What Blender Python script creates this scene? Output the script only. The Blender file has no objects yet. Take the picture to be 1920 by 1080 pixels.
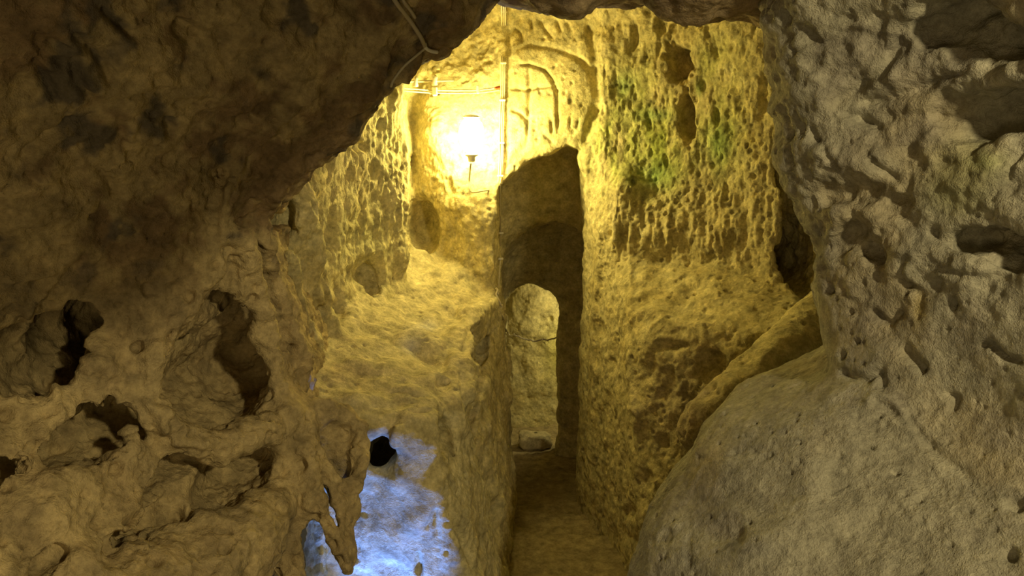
import bpy, math, random, time
import numpy as np
from mathutils import Vector
from mathutils.bvhtree import BVHTree
T0 = time.time()
random.seed(4)
SC = bpy.context.scene
COL = SC.collection

# ------------------------------------------------------------------ camera, world, lights, exposure
FPX = 1500.0                                   # focal length in pixels of the 1920 x 1080 frame
PITCH = math.radians(10)
CAM = np.array((0.0, 0.0, 2.3))
cd = bpy.data.cameras.new('camera'); cam = bpy.data.objects.new('camera', cd); COL.objects.link(cam)
cam.location = CAM; cam.rotation_euler = (math.radians(90) - PITCH, 0, 0)
cd.sensor_width = 36; cd.lens = 36 * FPX / 1920; cd.clip_start = 0.05
SC.camera = cam
w = bpy.data.worlds.new('world'); SC.world = w; w.use_nodes = True
w.node_tree.nodes['Background'].inputs[0].default_value = (0.72, 0.60, 0.36, 1)
w.node_tree.nodes['Background'].inputs[1].default_value = 0.05
def light(name, kind, loc, energy, color, aim=None, **kw):
    d = bpy.data.lights.new(name, kind); d.energy = energy; d.color = color
    for k, v in kw.items(): setattr(d, k, v)
    o = bpy.data.objects.new(name, d); COL.objects.link(o); o.location = loc
    if aim is not None:
        o.rotation_euler = (Vector(aim) - Vector(loc)).to_track_quat('-Z', 'Y').to_euler()
    return o
# assumed lamp of the near chamber, unseen behind the photographer
light('assumed_near_lamp', 'POINT', (1.38, -0.40, 3.0), 172, (1.0, 0.82, 0.45), shadow_soft_size=0.08)
# added fill light, low behind the photographer, lifting the dark overhang
light('near_fill_light', 'POINT', (-0.35, -0.8, 1.5), 38, (1.0, 0.76, 0.38), shadow_soft_size=0.30)
# assumed daylight: hidden blue spot aimed at the bench face, no opening modelled
light('assumed_daylight_spot', 'SPOT', (-0.52, 2.50, 0.0), 560, (0.10, 0.22, 1.0), aim=(-0.46, 2.84, 0.92),
      spot_size=math.radians(42), spot_blend=0.7, shadow_soft_size=0.05)
# assumed lamp, hidden in the chamber at the end of the passage
light('assumed_far_lamp', 'POINT', (0.74, 6.06, 1.05), 13, (1.0, 0.86, 0.40), shadow_soft_size=0.04)
SC.view_settings.view_transform = 'Standard'; SC.view_settings.look = 'None'
SC.view_settings.gamma = 1; SC.view_settings.use_curve_mapping = False
SC.view_settings.exposure = 0.0
LAMP_STRENGTH = 205
LAMP_COLOR = (1.0, 0.81, 0.27)

# ------------------------------------------------------------------ helpers: picking, fields, noise
CP, SP = math.cos(PITCH), math.sin(PITCH)
FWD = np.array((0, CP, -SP)); UPV = np.array((0, SP, CP))
def ray(px, py):
    a = (px - 960) / FPX; b = (540 - py) / FPX
    return FWD + a * np.array((1.0, 0, 0)) + b * UPV
def P(px, py, Y):
    d = ray(px, py)
    return CAM + d * (Y / d[1])
def PP(lst): return np.array([P(*q) for q in lst])
def project(V):
    r = V - CAM
    dep = np.maximum(r @ FWD, 0.05)
    return 960 + FPX * r[:, 0] / dep, 540 - FPX * (r @ UPV) / dep

RNG = np.random.default_rng(11)
NT = RNG.random((64, 64, 64)).astype(np.float32).ravel() * 2 - 1
def noise(x, y, z):
    ix = np.floor(x).astype(np.int32); iy = np.floor(y).astype(np.int32); iz = np.floor(z).astype(np.int32)
    fx = (x - ix).astype(np.float32); fy = (y - iy).astype(np.float32); fz = (z - iz).astype(np.float32)
    fx = fx * fx * fx * (fx * (fx * 6 - 15) + 10); fy = fy * fy * fy * (fy * (fy * 6 - 15) + 10); fz = fz * fz * fz * (fz * (fz * 6 - 15) + 10)
    x0 = (ix & 63) << 12; x1 = ((ix + 1) & 63) << 12
    y0 = (iy & 63) << 6; y1 = ((iy + 1) & 63) << 6
    z0 = iz & 63; z1 = (iz + 1) & 63
    def L(a, b, t): return a + (b - a) * t
    return L(L(L(NT[x0 + y0 + z0], NT[x1 + y0 + z0], fx), L(NT[x0 + y1 + z0], NT[x1 + y1 + z0], fx), fy),
             L(L(NT[x0 + y0 + z1], NT[x1 + y0 + z1], fx), L(NT[x0 + y1 + z1], NT[x1 + y1 + z1], fx), fy), fz)
def fbm(V, s, octaves=3, off=0.0, stretch=(1, 1, 1)):
    x = V[:, 0] * (s * stretch[0]) + off; y = V[:, 1] * (s * stretch[1]) + off * 1.7; z = V[:, 2] * (s * stretch[2]) + off * 2.3
    t = np.zeros(len(V), np.float32); a = 1.0
    for k in range(octaves):
        t += a * noise(x, y, z); a *= 0.5
        x = x * 2.03 + 7.1; y = y * 2.03 + 3.3; z = z * 2.03 + 5.7
    return t
JT = RNG.random((32, 32, 32, 3)).astype(np.float32)
RT = RNG.random((32, 32, 32)).astype(np.float32)
def worley(V, s, off=0.0, stretch=(1, 1, 1)):
    """distance to the nearest scattered point (cells) and that point's own random number"""
    Q = (V * np.array(stretch) * s + off).astype(np.float32)
    I = np.floor(Q).astype(np.int32); best = np.full(len(V), 9e9, np.float32); rid = np.zeros(len(V), np.float32)
    for dx in (-1, 0, 1):
        for dy in (-1, 0, 1):
            for dz in (-1, 0, 1):
                J = I + np.array((dx, dy, dz), np.int32); M = J & 31
                d = JT[M[:, 0], M[:, 1], M[:, 2]] + J - Q
                d = (d * d).sum(1); r = RT[M[:, 0], M[:, 1], M[:, 2]]
                m = d < best; best[m] = d[m]; rid[m] = r[m]
    return np.sqrt(best), rid
def sstep(a, b, x):
    t = np.clip((x - a) / (b - a), 0, 1); return t * t * (3 - 2 * t)
def smax(a, b, k):
    h = np.maximum(k - np.abs(a - b), 0) / k; return np.maximum(a, b) + h * h * k * 0.25
def smin(a, b, k): return -smax(-a, -b, k)

class Field:
    """thin-plate surface c = f(a, b) through picked points, tabulated on a grid"""
    def __init__(s, pts, a, b, c, reg=1e-3, lo=None, hi=None, n=160, pad=0.6):
        A = pts[:, a]; B = pts[:, b]; Cc = pts[:, c]; m = len(pts)
        def phi(r2): return 0.5 * r2 * np.log(r2 + 1e-9)
        K = phi((A[:, None] - A) ** 2 + (B[:, None] - B) ** 2) + np.eye(m) * reg
        Q = np.c_[np.ones(m), A, B]
        S = np.linalg.solve(np.block([[K, Q], [Q.T, np.zeros((3, 3))]]), np.r_[Cc, np.zeros(3)])
        s.a0, s.a1 = A.min() - pad, A.max() + pad; s.b0, s.b1 = B.min() - pad, B.max() + pad; s.n = n
        g = np.linspace(0, 1, n); GA, GB = np.meshgrid(s.a0 + g * (s.a1 - s.a0), s.b0 + g * (s.b1 - s.b0), indexing='ij')
        R = S[m] + S[m + 1] * GA + S[m + 2] * GB
        for i in range(m): R = R + S[i] * phi((GA - A[i]) ** 2 + (GB - B[i]) ** 2)
        if lo is not None: R = np.clip(R, lo, hi)
        s.g = R.astype(np.float32)
        ga, gb = np.gradient(R, (s.a1 - s.a0) / (n - 1), (s.b1 - s.b0) / (n - 1))
        s.inv = (1 / np.sqrt(1 + np.minimum(ga * ga + gb * gb, 9))).astype(np.float32)
    def at(s, a, b, grad=False):
        u = np.clip((a - s.a0) / (s.a1 - s.a0) * (s.n - 1), 0, s.n - 1.001); v = np.clip((b - s.b0) / (s.b1 - s.b0) * (s.n - 1), 0, s.n - 1.001)
        i = u.astype(np.int32); j = v.astype(np.int32); u = u - i; v = v - j; g = s.g
        r = (g[i, j] * (1 - u) + g[i + 1, j] * u) * (1 - v) + (g[i, j + 1] * (1 - u) + g[i + 1, j + 1] * u) * v
        return (r, s.inv[i, j]) if grad else r
def ellip(V, c, r):
    q = (V - c) / r; k = np.sqrt((q * q).sum(1)) + 1e-9
    return (k - 1) * min(r) * (0.5 + 0.5 * 1)
def capsule(V, a, b, ra, rb):
    ab = b - a; t = np.clip(((V - a) @ ab) / (ab @ ab), 0, 1)
    return np.linalg.norm(V - (a + t[:, None] * ab), axis=1) - (ra + (rb - ra) * t)
class Chain:
    def __init__(s, pts):                      # pts: (px, py, Y, radius)
        s.p = [(P(*q[:3]), q[3]) for q in pts]
        X = np.array([p for p, r in s.p]); R = max(r for p, r in s.p)
        s.lo = X.min(0) - R - 0.12; s.hi = X.max(0) + R + 0.12
    def near(s, lo, hi): return (lo < s.hi).all() and (hi > s.lo).all()
    def d(s, V):
        r = None
        for (a, ra), (b, rb) in zip(s.p[:-1], s.p[1:]):
            e = capsule(V, a, b, ra, rb); r = e if r is None else np.minimum(r, e)
        return r
class Blob:
    def __init__(s, px, py, Y, r):
        s.c = P(px, py, Y); s.r = np.array(r); m = s.r.max() + 0.12; s.lo = s.c - m; s.hi = s.c + m
    def near(s, lo, hi): return (lo < s.hi).all() and (hi > s.lo).all()
    def d(s, V): return ellip(V, s.c, s.r)
def warp(V, amt, s=9.0):
    x, y, z = (V * s).T
    return V + amt * np.stack((noise(x, y, z), noise(x + 31, y, z), noise(x, y, z + 17)), -1) + 0.4 * amt * np.stack((noise(x * 2.6, y * 2.6, z * 2.6), noise(x * 2.6 + 31, y * 2.6, z * 2.6), noise(x * 2.6, y * 2.6, z * 2.6 + 17)), -1)
def carve(f, V, lo, hi, items, k, amt=0.0):    # rock field f: negative inside rock
    if amt and any(it.near(lo, hi) for it in items): V = warp(V, amt)
    for it in items:
        if it.near(lo, hi): f = smax(f, -it.d(V), k)
    return f
def add(f, V, lo, hi, items, k):
    for it in items:
        if it.near(lo, hi): f = smin(f, it.d(V), k)
    return f

# ------------------------------------------------------------------ rock surface from a solid's distance field
def rock_mesh(f, lo, hi, h, B=16):
    lo = np.array(lo, float); hi = np.array(hi, float); bs = B * h
    nb = np.ceil((hi - lo) / bs).astype(int)
    G = np.stack(np.meshgrid(*[np.arange(k) for k in nb], indexing='ij'), -1).reshape(-1, 3)
    C = lo + (G + 0.5) * bs
    v = np.concatenate([f(c, c.min(0), c.max(0)) for c in np.array_split(C, max(1, len(C) // 4000))])
    G = G[np.abs(v) < bs * 0.87 * 2.4]
    n = B + 2
    li = np.stack(np.meshgrid(*[np.arange(n)] * 3, indexing='ij'), -1).reshape(-1, 3) - 1     # samples -1 .. B
    N = nb * B + 4
    vid, vpos, quads = [], [], []
    def gid(c): return ((c[..., 0] + 1) * N[1] + (c[..., 1] + 1)) * N[2] + (c[..., 2] + 1)
    for chunk in np.array_split(G, max(1, len(G) // 24)):
        I = (chunk[:, None, :] * B + li[None])
        pts = (lo + I.reshape(-1, 3) * h)
        F = f(pts, pts.min(0), pts.max(0)).astype(np.float32).reshape(len(chunk), n, n, n)
        S = F < 0
        m = n - 1                                # cells per axis: 0 .. B  (cell i spans samples i, i+1), cell 0 overlaps the neighbour
        cnt = np.zeros((len(chunk), m, m, m), np.int8)
        for a in (0, 1):
            for b in (0, 1):
                for c in (0, 1): cnt += S[:, a:a + m, b:b + m, c:c + m]
        act = (cnt > 0) & (cnt < 8)
        k, i, j, l = np.nonzero(act)
        if len(k) == 0: continue
        sm = np.zeros((len(k), 3), np.float32); w_ = np.zeros(len(k), np.float32)
        cor = {(a, b, c): F[k, i + a, j + b, l + c] for a in (0, 1) for b in (0, 1) for c in (0, 1)}
        for p in cor:
            for ax in range(3):
                if p[ax] == 0:
                    q = list(p); q[ax] = 1; q = tuple(q); f0, f1 = cor[p], cor[q]
                    x = (f0 < 0) != (f1 < 0); t = np.where(x, f0 / np.where(x, f0 - f1, 1), 0)
                    pos = np.array(p, np.float32)[None] + np.zeros((len(k), 3), np.float32); pos[:, ax] = t
                    sm += pos * x[:, None]; w_ += x
        cell = chunk[k] * B + np.stack((i, j, l), -1) - 1
        vid.append(gid(cell)); vpos.append(lo + (cell + sm / w_[:, None]) * h)
        for ax in range(3):                      # edges owned by this block: samples 1 .. B of li (index), edge toward +ax within the block
            b_, c_ = (ax + 1) % 3, (ax + 2) % 3
            sl0 = [slice(None)] + [slice(1, m)] * 3; sl1 = list(sl0); sl1[ax + 1] = slice(2, m + 1)
            s0 = S[tuple(sl0)]; s1 = S[tuple(sl1)]
            e = np.stack(np.nonzero(s0 != s1), -1)
            if len(e) == 0: continue
            up = s0[tuple(e.T)]
            base = chunk[e[:, 0]] * B + e[:, 1:]
            q = []
            for db, dc in ((-1, -1), (0, -1), (0, 0), (-1, 0)):
                c = base.copy(); c[:, b_] += db; c[:, c_] += dc; q.append(gid(c))
            q = np.stack(q, -1); q[~up] = q[~up][:, ::-1]; quads.append(q)
    vid = np.concatenate(vid); vpos = np.concatenate(vpos); quads = np.concatenate(quads)
    u, first = np.unique(vid, return_index=True)
    V = vpos[first]; ix = np.searchsorted(u, quads); ix = np.minimum(ix, len(u) - 1)
    ok = (u[ix] == quads).all(1); Q = ix[ok]
    used = np.unique(Q); mp = np.full(len(V), -1); mp[used] = np.arange(len(used))
    return V[used], mp[Q]
def normals(V, Q):
    a, b, c, d = (V[Q[:, i]] for i in range(4))
    fn = np.cross(c - a, d - b); N = np.zeros_like(V)
    for i in range(4):
        for ax in range(3): N[:, ax] += np.bincount(Q[:, i], fn[:, ax], len(V))
    return N / (np.linalg.norm(N, axis=1)[:, None] + 1e-12)
def relax(V, Q, it=1, lam=0.5):
    E = np.concatenate([Q[:, [i, (i + 1) % 4]] for i in range(4)]); E = np.concatenate([E, E[:, ::-1]])
    n = np.bincount(E[:, 0], minlength=len(V))[:, None]
    for _ in range(it):
        S = np.stack([np.bincount(E[:, 0], V[E[:, 1], ax], len(V)) for ax in range(3)], -1)
        V = V + lam * (S / np.maximum(n, 1) - V)
    return V
def subdivide(V, Q):
    E = np.sort(np.concatenate([Q[:, [i, (i + 1) % 4]] for i in range(4)]), 1)
    key = E[:, 0].astype(np.int64) * len(V) + E[:, 1]
    u, inv = np.unique(key, return_inverse=True); inv = inv.reshape(4, -1)
    ea, eb = u // len(V), u % len(V); nv = len(V); ne = len(u)
    W = np.concatenate([V, (V[ea] + V[eb]) / 2, V[Q].mean(1)])
    fc = nv + ne + np.arange(len(Q)); e = nv + inv
    R = np.concatenate([np.stack((Q[:, i], e[i], fc, e[(i + 3) % 4]), -1) for i in range(4)])
    return relax(W, R, 1, 0.4), R
def in_view(V, Q, m=120):
    u, v = project(V); c = (u > -m) & (u < 1920 + m) & (v > -m) & (v < 1080 + m)
    return c[Q].any(1)
def link_mesh(name, V, Q, mat, col=None, parent=None, props=None):
    me = bpy.data.meshes.new(name)
    me.vertices.add(len(V)); me.vertices.foreach_set('co', np.ascontiguousarray(V, np.float32).ravel())
    k = Q.shape[1]
    me.loops.add(Q.size); me.loops.foreach_set('vertex_index', np.ascontiguousarray(Q, np.int32).ravel())
    me.polygons.add(len(Q)); me.polygons.foreach_set('loop_start', np.arange(0, Q.size, k, dtype=np.int32))
    me.update(calc_edges=True); me.shade_smooth()
    if col is not None:
        at = me.color_attributes.new('rock_tint', 'FLOAT_COLOR', 'POINT')
        at.data.foreach_set('color', np.c_[col, np.ones(len(col))].astype(np.float32).ravel())
    me.materials.append(mat)
    o = bpy.data.objects.new(name, me); COL.objects.link(o)
    if parent is not None: o.parent = parent
    for a, b in (props or {}).items(): o[a] = b
    return o
def sub_mesh(V, Q, mask, col):
    q = Q[mask]; u, inv = np.unique(q, return_inverse=True); return V[u], inv.reshape(q.shape), col[u]

# 2-D features drawn over a surface: pits, grooves and ridges placed where the picture shows them
def seg_dist(u, v, pts):
    best = np.full(len(u), 1e9, np.float32); tt = np.zeros(len(u), np.float32); L = len(pts) - 1
    for i in range(L):
        (x0, y0), (x1, y1) = pts[i][:2], pts[i + 1][:2]
        dx, dy = x1 - x0, y1 - y0; t = np.clip(((u - x0) * dx + (v - y0) * dy) / (dx * dx + dy * dy + 1e-9), 0, 1)
        d = np.hypot(u - x0 - t * dx, v - y0 - t * dy); m = d < best; best[m] = d[m]; tt[m] = ((i + t) / L)[m]
    return best, tt
def line_feature(u, v, V, pts, width, depth, taper=True, wob=0.35):
    """raised (depth > 0) or cut (depth < 0) line; width in pixels, depth in metres"""
    b0, b1 = min(p[0] for p in pts) - 3 * width, max(p[0] for p in pts) + 3 * width
    c0, c1 = min(p[1] for p in pts) - 3 * width, max(p[1] for p in pts) + 3 * width
    m = np.nonzero((u > b0) & (u < b1) & (v > c0) & (v < c1))[0]; out = np.zeros(len(u), np.float32)
    if len(m) == 0: return out
    jx = noise(V[m, 0] * 14, V[m, 1] * 14, V[m, 2] * 14 + 3) * width * wob
    d, t = seg_dist(u[m] + jx, v[m] + jx * 0.7, pts)
    a = np.exp(-(d / width) ** 2)
    if taper: a *= np.clip(np.minimum(t, 1 - t) * 8, 0.25, 1)
    out[m] = a * depth; return out
def pit_feature(u, v, V, px, py, rx, ry, depth, ang=0.0, rough=0.35, hard=0.45):
    R = max(rx, ry) * 1.9; m = np.nonzero((np.abs(u - px) < R) & (np.abs(v - py) < R))[0]; out = np.zeros(len(u), np.float32)
    if len(m) == 0: return out
    a = math.radians(ang); x, y = u[m] - px, v[m] - py
    xx = (x * math.cos(a) + y * math.sin(a)) / rx; yy = (-x * math.sin(a) + y * math.cos(a)) / ry
    W = V[m]; r = np.hypot(xx, yy) * (1 + rough * (noise(W[:, 0] * 18, W[:, 1] * 18, W[:, 2] * 18) + 0.5 * noise(W[:, 0] * 45, W[:, 1] * 45, W[:, 2] * 45)))
    out[m] = -depth * (1 - sstep(hard, 1.12, r)); return out
def spot(u, v, px, py, rx, ry):
    return np.exp(-(((u - px) / rx) ** 2 + ((v - py) / ry) ** 2))
def mixc(c, rgb, m): return c * (1 - m[:, None]) + np.array(rgb)[None] * m[:, None]

# ------------------------------------------------------------------ materials
def rock_material(name, rough=0.92, bump=0.6, scale=1.0, spec=0.15, vein=(0.5, 1.25)):
    m = bpy.data.materials.new(name); m.use_nodes = True; nt = m.node_tree; N = nt.nodes; b = N['Principled BSDF']
    b.inputs['Roughness'].default_value = rough; b.inputs['Specular IOR Level'].default_value = spec
    at = N.new('ShaderNodeAttribute'); at.attribute_name = 'rock_tint'
    tc = N.new('ShaderNodeTexCoord')
    def noise_node(s, d=4, r=0.6):
        n = N.new('ShaderNodeTexNoise'); n.inputs['Scale'].default_value = s * scale; n.inputs['Detail'].default_value = d; n.inputs['Roughness'].default_value = r
        nt.links.new(tc.outputs['Object'], n.inputs['Vector']); return n
    n1 = noise_node(16, 6, 0.65); n2 = noise_node(75, 4, 0.7); n3 = noise_node(260, 2, 0.6)
    vor = N.new('ShaderNodeTexVoronoi'); vor.inputs['Scale'].default_value = 42 * scale; nt.links.new(tc.outputs['Object'], vor.inputs['Vector'])
    mr = N.new('ShaderNodeMapRange'); nt.links.new(n1.outputs['Fac'], mr.inputs['Value'])
    mr.inputs['From Min'].default_value = 0.3; mr.inputs['From Max'].default_value = 0.7; mr.inputs['To Min'].default_value = vein[0]; mr.inputs['To Max'].default_value = vein[1]
    mr2 = N.new('ShaderNodeMapRange'); nt.links.new(n2.outputs['Fac'], mr2.inputs['Value'])
    mr2.inputs['From Min'].default_value = 0.3; mr2.inputs['From Max'].default_value = 0.7; mr2.inputs['To Min'].default_value = 0.75; mr2.inputs['To Max'].default_value = 1.2
    mu = N.new('ShaderNodeMath'); mu.operation = 'MULTIPLY'; nt.links.new(mr.outputs[0], mu.inputs[0]); nt.links.new(mr2.outputs[0], mu.inputs[1])
    vm = N.new('ShaderNodeVectorMath'); vm.operation = 'SCALE'; nt.links.new(at.outputs['Color'], vm.inputs[0]); nt.links.new(mu.outputs[0], vm.inputs['Scale'])
    nt.links.new(vm.outputs[0], b.inputs['Base Color'])
    a1 = N.new('ShaderNodeMath'); a1.operation = 'MULTIPLY_ADD'; nt.links.new(n2.outputs['Fac'], a1.inputs[0]); a1.inputs[1].default_value = 1.0
    s3 = N.new('ShaderNodeMath'); s3.operation = 'MULTIPLY'; nt.links.new(n3.outputs['Fac'], s3.inputs[0]); s3.inputs[1].default_value = 0.35
    nt.links.new(s3.outputs[0], a1.inputs[2])
    a2 = N.new('ShaderNodeMath'); a2.operation = 'MULTIPLY_ADD'; nt.links.new(vor.outputs['Distance'], a2.inputs[0]); a2.inputs[1].default_value = 0.35; nt.links.new(a1.outputs[0], a2.inputs[2])
    bp = N.new('ShaderNodeBump'); bp.inputs['Strength'].default_value = bump; bp.inputs['Distance'].default_value = 0.012
    nt.links.new(a2.outputs[0], bp.inputs['Height']); nt.links.new(bp.outputs[0], b.inputs['Normal'])
    return m
def plain(name, rgb, rough=0.5, spec=0.4, emit=0, noise_amt=0.15, metal=0.0):
    m = bpy.data.materials.new(name); m.use_nodes = True; nt = m.node_tree; N = nt.nodes; b = N['Principled BSDF']
    b.inputs['Roughness'].default_value = rough; b.inputs['Specular IOR Level'].default_value = spec; b.inputs['Metallic'].default_value = metal
    n = N.new('ShaderNodeTexNoise'); n.inputs['Scale'].default_value = 60
    cr = N.new('ShaderNodeValToRGB'); nt.links.new(n.outputs['Fac'], cr.inputs[0])
    cr.color_ramp.elements[0].color = (*[c * (1 - noise_amt) for c in rgb], 1); cr.color_ramp.elements[1].color = (*[min(1, c * (1 + noise_amt)) for c in rgb], 1)
    nt.links.new(cr.outputs[0], b.inputs['Base Color'])
    if emit: b.inputs['Emission Color'].default_value = (*rgb, 1); b.inputs['Emission Strength'].default_value = emit
    return m
M_ROCK = rock_material('weathered_limestone')
M_NEAR = rock_material('near_limestone', bump=0.75, scale=1.0, vein=(0.62, 1.2))
M_DARK = rock_material('sooty_limestone', bump=0.7, scale=0.8, vein=(0.55, 1.25))
M_FLOOR = rock_material('trodden_limestone', rough=0.85, bump=0.35)
M_CABLE = plain('ivory_cable', (0.62, 0.56, 0.38), 0.45)
M_GREYCABLE = plain('grey_cable', (0.52, 0.45, 0.30), 0.5)
M_CLIP = plain('white_clip', (0.85, 0.80, 0.64), 0.4)
M_RED = plain('red_tape', (0.55, 0.12, 0.04), 0.5)
M_ROPE = plain('pale_rope', (0.62, 0.55, 0.38), 0.8)
M_CAP = plain('brown_cap', (0.16, 0.12, 0.07), 0.6)
M_BULB = plain('glowing_globe', LAMP_COLOR, 0.3, emit=LAMP_STRENGTH, noise_amt=0)
EXTRA = []                                     # (V, Q) of everything cables lie against
STRUCT = {'kind': 'structure'}

# ------------------------------------------------------------------ near rock of the left side (the arch and its pitted foot)
FL = Field(PP([(-200, 0, 1.5), (0, 0, 1.6), (0, 300, 1.75), (0, 540, 1.9), (0, 800, 1.8), (0, 1080, 1.6), (200, 0, 1.75), (200, 300, 1.95), (200, 520, 2.05), (200, 620, 2.08),
    (200, 800, 1.98), (200, 1080, 1.75), (400, 0, 1.95), (400, 250, 2.15), (400, 450, 2.3), (330, 900, 2.1), (400, 1080, 1.9), (600, 0, 2.1), (600, 200, 2.32), (640, 250, 2.4), (800, 0, 2.28), (760, 110, 2.42),
    (900, 0, 2.42), (480, 410, 2.42), (500, 820, 2.38), (470, 940, 2.25), (480, 1080, 2.08), (250, 740, 2.08), (300, 620, 2.15), (520, 600, 2.55)]), 0, 2, 1, reg=3e-3, lo=0.9, hi=2.9)
def on(F, px, py, dy=0.0):                     # depth at which the pixel's ray meets the field
    Y = 2.0
    for _ in range(40):
        p = P(px, py, Y); Y = 0.6 * Y + 0.4 * float(F.at(np.array([p[0]]), np.array([p[2]]))[0])
    return Y + dy
edgeL = PP([(1130, -160, 2.45), (1015, -60, 2.45), (960, 0, 2.45), (938, 35, 2.45), (895, 60, 2.45), (850, 98, 2.45), (800, 112, 2.45), (766, 135, 2.45), (738, 160, 2.45),
    (731, 185, 2.45), (698, 222, 2.45), (655, 268, 2.45), (620, 308, 2.45), (560, 365, 2.45), (520, 400, 2.45), (493, 428, 2.5), (480, 470, 2.55), (505, 550, 2.6),
    (545, 640, 2.65), (565, 720, 2.65), (562, 800, 2.6), (560, 880, 2.5), (535, 980, 2.4), (480, 1080, 2.3), (460, 1250, 2.2)])
edgeL = edgeL[np.argsort(edgeL[:, 2])]
def pits_on(F, lst): return [Blob(px, py, on(F, px, py, dy), r) for px, py, dy, r in lst]
def ribs_on(F, lst): return Chain([(px, py, on(F, px, py, dy), r) for px, py, dy, r in lst])
PITS_L = pits_on(FL, [(398, 708, 0.16, (0.172, 0.38, 0.175)), (432, 600, 0.12, (0.075, 0.24, 0.15)), (160, 622, 0.20, (0.125, 0.40, 0.135)), (212, 785, 0.16, (0.11, 0.34, 0.10)),
    (62, 842, 0.14, (0.065, 0.32, 0.062)), (78, 965, 0.14, (0.055, 0.30, 0.046)), (300, 968, 0.06, (0.11, 0.14, 0.026)), (0, 612, 0.0, (0.04, 0.10, 0.042)), (330, 885, 0.05, (0.09, 0.16, 0.055)),
    (440, 880, 0.10, (0.11, 0.24, 0.085)), (405, 340, 0.0, (0.024, 0.06, 0.028)), (235, 1030, 0.0, (0.03, 0.05, 0.032)), (80, 1060, 0.0, (0.05, 0.06, 0.022)), (515, 432, 0.2, (0.07, 0.20, 0.06))])
RIBS_L = [ribs_on(FL, [(430, 360, 0.0, 0.03), (408, 480, 0.0, 0.035), (345, 590, 0.0, 0.028), (290, 665, 0.0, 0.028), (266, 745, 0.0, 0.03), (330, 815, 0.0, 0.045), (410, 832, 0.0, 0.05), (500, 802, 0.0, 0.05)]),
    Chain([(455, 440, 2.36, 0.035), (472, 520, 2.44, 0.028), (495, 600, 2.5, 0.028), (516, 690, 2.5, 0.03), (530, 790, 2.5, 0.045)]),
    Chain([(495, 430, 2.5, 0.03), (515, 520, 2.6, 0.022), (545, 610, 2.65, 0.025), (570, 690, 2.7, 0.03)]),
    Chain([(538, 770, 2.5, 0.05), (528, 880, 2.45, 0.04), (520, 980, 2.4, 0.035), (535, 1100, 2.35, 0.04)]),
    Chain([(575, 850, 2.45, 0.035), (590, 920, 2.42, 0.03), (622, 1000, 2.4, 0.026), (652, 1066, 2.4, 0.018)]),
    Chain([(560, 790, 2.55, 0.05), (590, 860, 2.5, 0.04), (625, 900, 2.5, 0.035), (640, 960, 2.48, 0.03), (648, 1040, 2.44, 0.022)]),
    Chain([(672, 850, 2.6, 0.03), (668, 880, 2.56, 0.035), (662, 930, 2.54, 0.035), (655, 1000, 2.5, 0.026), (652, 1064, 2.42, 0.018)]),
    Chain([(575, 770, 2.6, 0.045), (640, 772, 2.66, 0.04), (676, 800, 2.66, 0.03), (668, 860, 2.58, 0.03)]),
    Chain([(595, 815, 2.64, 0.06), (632, 840, 2.66, 0.07), (655, 890, 2.64, 0.055)]),
    Chain([(590, 930, 2.42, 0.022), (560, 1000, 2.4, 0.024), (548, 1090, 2.36, 0.03)])]
def f_left(V, lo, hi):
    F, inv = FL.at(V[:, 0], V[:, 2], True)
    wob = 0.03 * noise(V[:, 0] * 5, V[:, 1] * 5, V[:, 2] * 5) + 0.018 * noise(V[:, 0] * 12, V[:, 1] * 12, V[:, 2] * 12)
    d = (F - V[:, 1]) * inv + wob
    xe = np.interp(V[:, 2], edgeL[:, 2], edgeL[:, 0]); ye = np.interp(V[:, 2], edgeL[:, 2], edgeL[:, 1])
    m = np.where(V[:, 2] > 2.0, -0.42, -0.12)
    d = smax(d, (V[:, 0] - xe - m * (V[:, 1] - ye)) * 0.8 + wob * 0.4 - 0.012, 0.09)
    d = smax(d, V[:, 1] - ye - 0.55 - 0.35 * (V[:, 2] < 2.0), 0.1)
    d = carve(d, V, lo, hi, PITS_L, 0.03, 0.026)
    return add(d, V, lo, hi, RIBS_L, 0.035)
V, Q = rock_mesh(f_left, (-1.75, 0.85, 0.35), (0.30, 3.3, 3.3), 0.0142)
keep = in_view(V, Q, 420); Q = Q[keep]
V = relax(V, Q, 2); V, Q = subdivide(V, Q); N = normals(V, Q); u, v = project(V)
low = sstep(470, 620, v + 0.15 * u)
D = 0.016 * fbm(V, 9, 3, 1.0) + 0.006 * fbm(V, 34, 3, 4.0)
wd, wr = worley(V, 16, 3.0, (1, 1, 1)); D -= 0.028 * (1 - sstep(0.15, 0.42, wd)) * (wr > 0.62) * (0.45 + 0.55 * low)
wd, wr = worley(V, 42, 8.0); D -= 0.010 * (1 - sstep(0.15, 0.45, wd)) * (wr > 0.55)
for a in ([(60, 110), (90, 160), (110, 195)], [(135, 60), (160, 85), (178, 100)], [(145, 95), (145, 150), (175, 195)], [(175, 95), (200, 130), (210, 165)], [(190, 15), (230, 50), (255, 70)],
          [(40, 300), (90, 262), (140, 225)], [(228, 235), (236, 280)], [(315, 220), (318, 260)], [(180, 315), (225, 370)], [(440, 235), (480, 215)], [(330, 40), (390, 70)]):
    D += line_feature(u, v, V, a, 9, -0.022)
for a in ([(600, 150), (540, 215), (470, 275), (430, 350), (415, 450)], [(640, 275), (560, 320), (520, 370), (498, 420)], [(560, 300), (505, 380)], [(720, 120), (690, 190)], [(735, 100), (700, 150)], [(790, 92), (745, 150)],
          [(265, 740), (330, 830), (390, 835)], [(290, 760), (360, 815)], [(120, 510), (60, 560), (30, 640)], [(0, 530), (110, 500)], [(215, 720), (245, 830)], [(95, 700), (120, 790)], [(450, 500), (455, 560)]):
    D += line_feature(u, v, V, a, 8, 0.020)
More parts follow.
